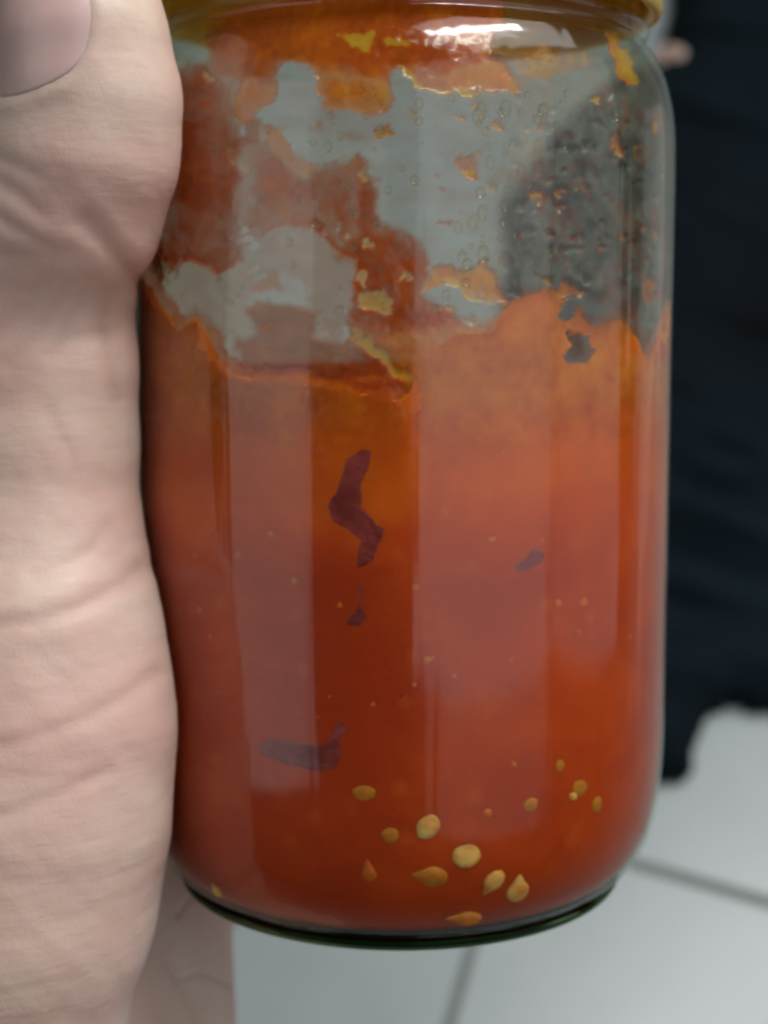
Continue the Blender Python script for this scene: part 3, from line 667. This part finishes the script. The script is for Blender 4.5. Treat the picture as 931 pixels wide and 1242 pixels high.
# film under the lid
blob([(250, 78), (244, 50), (262, 10), (420, -30), (560, -30), (620, 10), (600, 60), (606, 78), (634, 92), (636, 106), (600, 112), (560, 114), (530, 106), (505, 92), (485, 84), (474, 96), (470, 130), (440, 132), (400, 132),
      (388, 112), (378, 92), (362, 74), (344, 74), (336, 92), (336, 112), (318, 130), (300, 146), (286, 148), (283, 120), (283, 94)], .93, .36, .5, 9)
blob([(286, 96), (330, 96), (330, 112), (312, 134), (298, 148), (286, 148)], .95, .58, .5, 12)
blob([(380, 84), (472, 90), (470, 130), (440, 133), (400, 133), (388, 112)], .94, .60, .5, 14)
blob([(505, 88), (600, 78), (634, 92), (637, 106), (600, 112), (555, 114)], .94, .60, .5, 12)
blob([(480, 78), (500, 84), (530, 104), (556, 112), (588, 118), (560, 120), (530, 112), (500, 94)], .95, 1.0, .5, 4)
blob([(412, 40), (450, 38), (452, 58), (420, 60)], .95, 1.1, .5, 6); blob([(462, 46), (492, 46), (492, 58), (466, 58)], .9, 1.05, .5, 6)
blob([(734, 35), (752, 40), (764, 70), (772, 104), (762, 106), (744, 72)], .95, .78, .8, 7); blob([(758, 60), (766, 60), (775, 104), (768, 106)], .9, 1.1, .6, 4)
blob([(320, 150), (336, 152), (352, 182), (380, 200), (396, 208), (372, 216), (346, 204), (330, 182)], .75, .62, .3, 8)
blob([(600, 62), (700, 60), (720, 80), (690, 96), (640, 92)], .35, .75, .2, 16)
# strips and drops
blob([(516, 325), (530, 315), (560, 318), (585, 316), (598, 330), (606, 348), (616, 362), (604, 366), (580, 352), (556, 342), (530, 348), (516, 345)], .95, .68, .8, 5)
blob([(532, 340), (552, 340), (578, 352), (600, 364), (584, 362), (560, 350)], .85, 1.0, .5, 4)
blob([(434, 356), (450, 346), (470, 352), (476, 368), (482, 386), (470, 388), (456, 376), (436, 378)], .95, .95, .9, 6)
def drop(x, y, rx, ry, d=.9, o=.75, t=.9, rot=0):
    c, s_ = math.cos(rot), math.sin(rot); pts = []
    for i in range(14):
        a = i/14*2*math.pi; k_ = 1+.18*math.sin(3*a+x)+.1*math.sin(5*a+y)
        u, v = rx*k_*math.cos(a), ry*k_*math.sin(a); pts.append((x+u*c-v*s_, y+u*s_+v*c))
    blob(pts, d, o, t, 4.5)
for a in [(465, 158, 8, 11), (603, 155, 11, 5), (565, 198, 21, 11, .8, .5, .9, .5), (572, 205, 12, 5, .9, .9, 1, .4), (656, 240, 14, 17, .55, .3, .8), (657, 244, 8, 11, .95, .85, 1), (748, 172, 9, 13, .8, .6), (752, 186, 7, 5, .9, .8),
          (665, 152, 7, 8, .7, .7), (732, 113, 7, 5, .9, 1), (443, 212, 8, 7, .8, .9), (545, 272, 8, 4, .8, .3), (320, 345, 17, 12, .75, .6), (322, 398, 9, 8, .7, .5), (300, 322, 10, 6, .6, .8), (396, 395, 16, 10, .6, .55),
          (658, 338, 9, 8, .9, .95), (692, 352, 16, 12, .85, .7), (620, 352, 8, 6, .5, .9), (545, 378, 8, 5, .8, .8), (570, 384, 9, 5, .7, 1.), (640, 285, 9, 8, .4, .9), (665, 288, 8, 6, .5, 1.), (730, 303, 6, 4, .8, .9),
          (762, 288, 4, 5, .7, 1.), (785, 320, 5, 9, .5, .9), (700, 412, 6, 5, .2, .9), (254, 94, 7, 4, .9, .95), (283, 195, 10, 8, .8, .6), (446, 290, 7, 6, .8, 1.), (438, 336, 8, 12, .7, .8, .5, -.4), (796, 150, 7, 16, .7, .7),
          (788, 360, 8, 30, .7, .6), (810, 380, 5, 34, .9, .75), (800, 210, 4, 10, .5, .7), (555, 140, 10, 4, .6, .8), (390, 150, 12, 6, .5, .6), (700, 180, 12, 6, .2, .7)]:
    drop(*a)
rr2 = np.random.RandomState(4)
for i in range(90):
    x = rr2.uniform(470, 808); y = rr2.uniform(110, 345); s_ = rr2.uniform(2, 6); drop(x, y, s_, s_*rr2.uniform(.6, 1.2), rr2.uniform(.15, .6), rr2.uniform(.4, 1.0), .7)
for i in range(26):
    x = rr2.uniform(290, 425); y = rr2.uniform(275, 445); s_ = rr2.uniform(2, 7); drop(x, y, s_, s_*.7, rr2.uniform(.2, .5), rr2.uniform(.3, .9), .6)
# faint oil veil in uneven patches; its grey also paints in the glass's reflection haze
veil = np.clip(.07+.10*vnoise(np.stack([fpx/45, fpy/28], -1), 41, 4), .0, .25)*front
sp = np.clip((fpx-560)/90, 0, 1)*front*np.clip((fpy-60)/60, 0, 1)
veil = np.maximum(veil, sp*np.clip(.30+.26*vnoise(np.stack([fpx/13, fpy/17], -1), 43, 4), .05, .6))
veil = np.maximum(veil, np.clip((fpx-770)/30, 0, 1)*front*np.clip(.15+.55*vnoise(np.stack([fpx/5, fpy/60], -1), 44, 3), 0, .6))
haze = np.clip((veil*1.3-dens)/.08, 0, 1)*np.clip(1-.9*np.maximum(mott2+mott, 0)*1.2, .6, 1); dens = np.maximum(dens, veil*1.0)
# far wall: own smears in cylinder coordinates
bw = np.stack([np.cos(T2)*3.5+T2*5.0, Z2*110], -1)
bn = vnoise(bw*1.6, 51, 4)+.30*np.clip((.004-Z2)/.008, -1, 1.6)
bd = np.clip((bn-.12)/.10, 0, 1)*.85
bleft = np.clip((-X2-.004)/.01, 0, 1); bright = np.clip((X2-.024)/.01, 0, 1)
bd = np.maximum(bd*(.2+.6*bleft+.3*bright), np.clip(.05+.10*vnoise(bw*6, 52, 3), 0, 1))
bd = np.where(Z2 < LEVEL+.001, .95, bd)*(Z2 > LEVEL-.003)
dens = np.where(front, dens*np.clip((Z2-Z0)/.0140, 0, 1)**1.3, bd); oil = np.where(front, oil, .5+.4*vnoise(bw*3, 53, 3)); thick = np.where(front, thick, .3*bd)
keepv = dens > .015
thk = thick*.0007*(1+.6*vnoise(np.stack([np.cos(T2)*14+np.sin(T2)*9, Z2*420], -1), 61, 3))
G4 = G3.copy(); G4[..., 0] -= np.cos(T2)*thk; G4[..., 1] -= np.sin(T2)*thk
idx = np.arange(NT*NZ).reshape(NT, NZ)
a_ = idx[:, :-1]; b_ = np.roll(idx, -1, 0)[:, :-1]; c_ = np.roll(idx, -1, 0)[:, 1:]; d_ = idx[:, 1:]
Q4 = np.stack([a_, b_, c_, d_], -1).reshape(-1, 4)
Q4 = Q4[keepv.reshape(-1)[Q4].any(1)]
used = np.unique(Q4); rem = -np.ones(NT*NZ, int); rem[used] = np.arange(len(used))
film = mesh('sauce_smear', G4.reshape(-1, 3)[used], rem[Q4], FILM, parent=sauce, attrs={'film_cover': np.clip(dens.reshape(-1)[used], 0, 1), 'oil': oil.reshape(-1)[used], 'film_haze': (haze*front).reshape(-1)[used]})
film['kind'] = 'stuff'

# oil droplets clinging to the inner wall (clear beads)
def dome(n1=8, n2=4):
    V_ = []; F_ = []
    for j in range(n2):
        e_ = j/n2*math.pi/2
        for i in range(n1): a = i/n1*2*math.pi; V_.append((math.cos(e_)*math.cos(a), math.cos(e_)*math.sin(a), math.sin(e_)))
    V_.append((0, 0, 1))
    for j in range(n2-1):
        for i in range(n1): F_.append((j*n1+i, j*n1+(i+1) % n1, (j+1)*n1+(i+1) % n1, (j+1)*n1+i))
    for i in range(n1): F_.append(((n2-1)*n1+i, (n2-1)*n1+(i+1) % n1, n2*n1))
    return np.array(V_), F_
dv, df = dome(); BV = []; BF = []
spots = []
for i in range(70): spots.append((rr2.uniform(600, 806), rr2.uniform(130, 345), rr2.uniform(1.5, 4.5)))
for i in range(60): spots.append((rr2.normal(192, 9), rr2.normal(322, 12), rr2.uniform(2, 6)))
for i in range(40): spots.append((rr2.normal(655, 26), rr2.normal(315, 20), rr2.uniform(2, 5.5)))
for i in range(40): spots.append((rr2.normal(786, 9), rr2.normal(385, 28), rr2.uniform(2, 5)))
for i in range(90): spots.append((rr2.uniform(200, 620), rr2.uniform(70, 440), rr2.uniform(2, 6)))
for i in range(90): spots.append((rr2.uniform(560, 806), rr2.uniform(100, 345), rr2.uniform(3, 8)))
for sx_, sy_, sr in spots:
    c = on_cyl(sx_, sy_, .0346)
    if c[2] > .026 or c[2] < LEVEL: continue
    nrm = np.array([-c[0], -c[1], 0]); nrm /= np.linalg.norm(nrm); tx = np.cross(nrm, [0, 0, 1]); r = sr*.0000925
    Vd = c+r*(dv[:, :1]*tx+dv[:, 1:2]*np.array([0, 0, 1])*rr2.uniform(.8, 1.6)+dv[:, 2:]*nrm*.55)
    k0 = len(BV)*len(dv); BV.append(Vd); BF += [tuple(k0+z for z in f_) for f_ in df]
bo = mesh('oil_droplet', np.vstack(BV), BF, DROP, parent=sauce); bo['kind'] = 'stuff'

# seeds at the glass
def seed_mesh(nu=16, nv=10):
    V_ = []; F_ = []
    for j in range(nv+1):
        t = j/nv; y = -1+2*t; w = math.sqrt(max(1-y*y, 0))*(1-.66*max(y, 0)**1.1)*.72; w = max(w, .001)
        if y > .6: y = .6+(y-.6)*1.5
        for i in range(nu): a = i/nu*2*math.pi; V_.append((w*math.cos(a), y, .38*w*math.sin(a)*(1+.1*math.cos(a))))
    for j in range(nv):
        for i in range(nu): F_.append((j*nu+i, j*nu+(i+1) % nu, (j+1)*nu+(i+1) % nu, (j+1)*nu+i))
    return np.array(V_), F_
sv, sf = seed_mesh()
seeds = [(440, 958, 18, 17, 1, 1), (517, 1001, 17, 16, 60, 0), (472, 1010, 12, 14, 10, 1), (567, 1034, 17, 19, -20, 0), (598, 1073, 12, 18, 150, 0), (629, 1081, 14, 18, 5, 0), (522, 1067, 15, 21, 80, 1), (447, 1062, 10, 16, 5, 2),
         (565, 1117, 10, 20, 85, 1), (677, 929, 13, 14, 95, 1), (643, 973, 12, 14, 10, 1), (704, 952, 16, 17, -30, 1), (724, 972, 10, 17, 5, 1), (694, 966, 6, 9, 60, 0), (618, 800, 10, 16, 30, 2), (410, 735, 14, 16, 80, 2), (262, 600, 12, 10, 30, 2),
         (355, 705, 8, 10, 80, 1), (655, 655, 10, 9, 20, 2), (260, 1082, 5, 9, 30, 0), (715, 570, 9, 26, 40, 2), (548, 560, 14, 16, 20, 2), (215, 505, 10, 12, 30, 2), (590, 985, 8, 10, 40, 2), (490, 845, 9, 8, 20, 2)]
inprof = inner[np.argsort(inner[:, 1])]
for (x, y, rx, ry, ang, kd) in seeds:
    c = on_cyl(x, y, .0346)
    rwall = np.interp(c[2], inprof[:, 1], inprof[:, 0]); c = on_cyl(x, y, rwall-.0001)
    nrm = np.array([c[0], c[1], -.0 if c[2] > -.06 else -.012]); nrm /= np.linalg.norm(nrm)
    tx = np.cross([0, 0, 1.0], nrm); tx /= np.linalg.norm(tx); ty = np.cross(nrm, tx); a = math.radians(ang); u = tx*math.cos(a)+ty*math.sin(a); v = -tx*math.sin(a)+ty*math.cos(a)
    k_ = .0000925; depth = {0: .00033, 1: .00042, 2: .00046}[kd]
    Vv = c-nrm*depth+sv[:, :1]/.72*u*rx*k_*1.15+sv[:, 1:2]*v*ry*k_*1.15+sv[:, 2:]/.27*nrm*.0005
    mesh('seed', Vv, sf, {0: SEEDM, 1: SEEDD, 2: PULP}[kd], parent=sauce)
for i in range(28):
    x, y = rr2.uniform(235, 770), rr2.uniform(500, 930)
    if abs(x-485) > 290-max(0, y-950)*.5: continue
    c = on_cyl(x, y, .0346); rwall = np.interp(c[2], inprof[:, 1], inprof[:, 0]); c = on_cyl(x, y, rwall-.0001)
    nrm = np.array([c[0], c[1], 0]); nrm /= np.linalg.norm(nrm); tx = np.cross([0, 0, 1.0], nrm); ty = np.array([0, 0, 1.]); a = rr2.uniform(0, 3.1); u = tx*math.cos(a)+ty*math.sin(a); v = -tx*math.sin(a)+ty*math.cos(a)
    sz = rr2.uniform(9, 14)*.0000925; warp = 1+.5*vnoise(sv*1.7+i, 90+i, 2)[:, None]
    mesh('pulp_bit', c-nrm*.00045+(sv[:, :1]*u*1.6+sv[:, 1:2]*v*rr2.uniform(.8, 2.2))*warp*sz+sv[:, 2:]/.27*nrm*.0005, sf, PULP, parent=sauce)
# flakes of dark chilli skin against the glass
def flake(poly, mat, name, r=.03468, t=.0005):
    poly = np.array(poly, float)
    q = []
    for a, b in zip(poly, np.roll(poly, -1, 0)): q += [a*.9+b*.1, a*.1+b*.9]
    poly = np.array(q)+rr2.normal(0, 1.0, (len(q), 2)); lo = poly.min(0); hi = poly.max(0); st = 2.0
    gx, gy = np.meshgrid(np.arange(lo[0]-4, hi[0]+4, st), np.arange(lo[1]-4, hi[1]+4, st), indexing='ij'); sd = sdpoly(gx, gy, poly); keep = sd < 4.0
    idx_ = -np.ones(gx.shape, int); idx_[keep] = np.arange(keep.sum()); n_ = keep.sum(); tp = []; bt = []
    for x, y, s_ in zip(gx[keep], gy[keep], sd[keep]):
        c = on_cyl(x, y, .0346); rw_ = min(np.interp(c[2], inprof[:, 1], inprof[:, 0])-.00003, r) - .00011*max(0, 1+s_/5)
        c = on_cyl(x, y, rw_); tp.append(c); cc = c.copy(); cc[:2] *= (rw_-t)/rw_; bt.append(cc)
    F_ = []; E_ = {}
    k_ = keep[:-1, :-1] & keep[1:, :-1] & keep[1:, 1:] & keep[:-1, 1:]
    for i, j in zip(*np.nonzero(k_)):
        qd = (idx_[i, j], idx_[i, j+1], idx_[i+1, j+1], idx_[i+1, j]); F_.append(qd); F_.append(tuple(n_+z for z in qd[::-1]))
        for a, b in zip(qd, qd[1:]+qd[:1]):
            if (b, a) in E_: del E_[(b, a)]
            else: E_[(a, b)] = 1
    for a, b in E_: F_.append((b, a, n_+a, n_+b))
    return mesh(name, np.array(tp+bt), F_, mat, parent=sauce)
flake([(418, 552), (438, 542), (454, 546), (450, 568), (440, 588), (442, 612), (455, 632), (470, 640), (464, 660), (456, 680), (438, 694), (430, 680), (434, 656), (422, 644), (402, 636), (394, 618), (402, 600), (412, 578)], FLAKE, 'chilli_skin')
flake([(430, 676), (442, 676), (439, 690), (440, 720), (441, 736), (449, 748), (442, 761), (424, 763), (416, 755), (431, 738), (433, 710)], FLAKE, 'chilli_skin')
flake([(310, 902), (322, 893), (350, 894), (378, 900), (396, 898), (404, 878), (412, 868), (424, 884), (414, 900), (418, 920), (408, 936), (380, 938), (352, 930), (326, 924), (312, 914)], FLAKE, 'chilli_skin')
flake([(618, 688), (634, 676), (646, 662), (664, 668), (660, 684), (644, 694), (626, 698)], FLAKE, 'chilli_skin')
flake([(480, 838), (492, 838), (494, 848), (482, 850)], FLAKE, 'chilli_skin')

# ------------------------------------------------------------------ bare foot showing past the cloth
c0 = on_floor(822, 88)
FF = Field((-.05, -.03, -.002), (.12, .05, .09), .0022)
FF.chain([(.0, 0, .020, .017), (.04, .006, .021, .019)], .01, .006)
for i in range(5): FF.chain([(.0, -.014+.009*i, .016, .009), (-.022+.003*abs(i-1.2), -.017+.010*i, .010, .0085 if i == 0 else .0065)], .003, .003)
fv, ff = FF.nets(); fv = smooth_mesh(fv, ff, 2); fv[:, 2] = np.maximum(fv[:, 2], 0)
ft = mesh('foot', fv, ff, SKIN, world=Matrix.Translation((c0[0], c0[1], .0005)) @ Matrix.Rotation(.5, 4, 'Z') @ Matrix.Scale(.62, 4))
tag(ft, 'blurred bare toes showing at the edge of the black cloth beside the jar lid', 'foot')
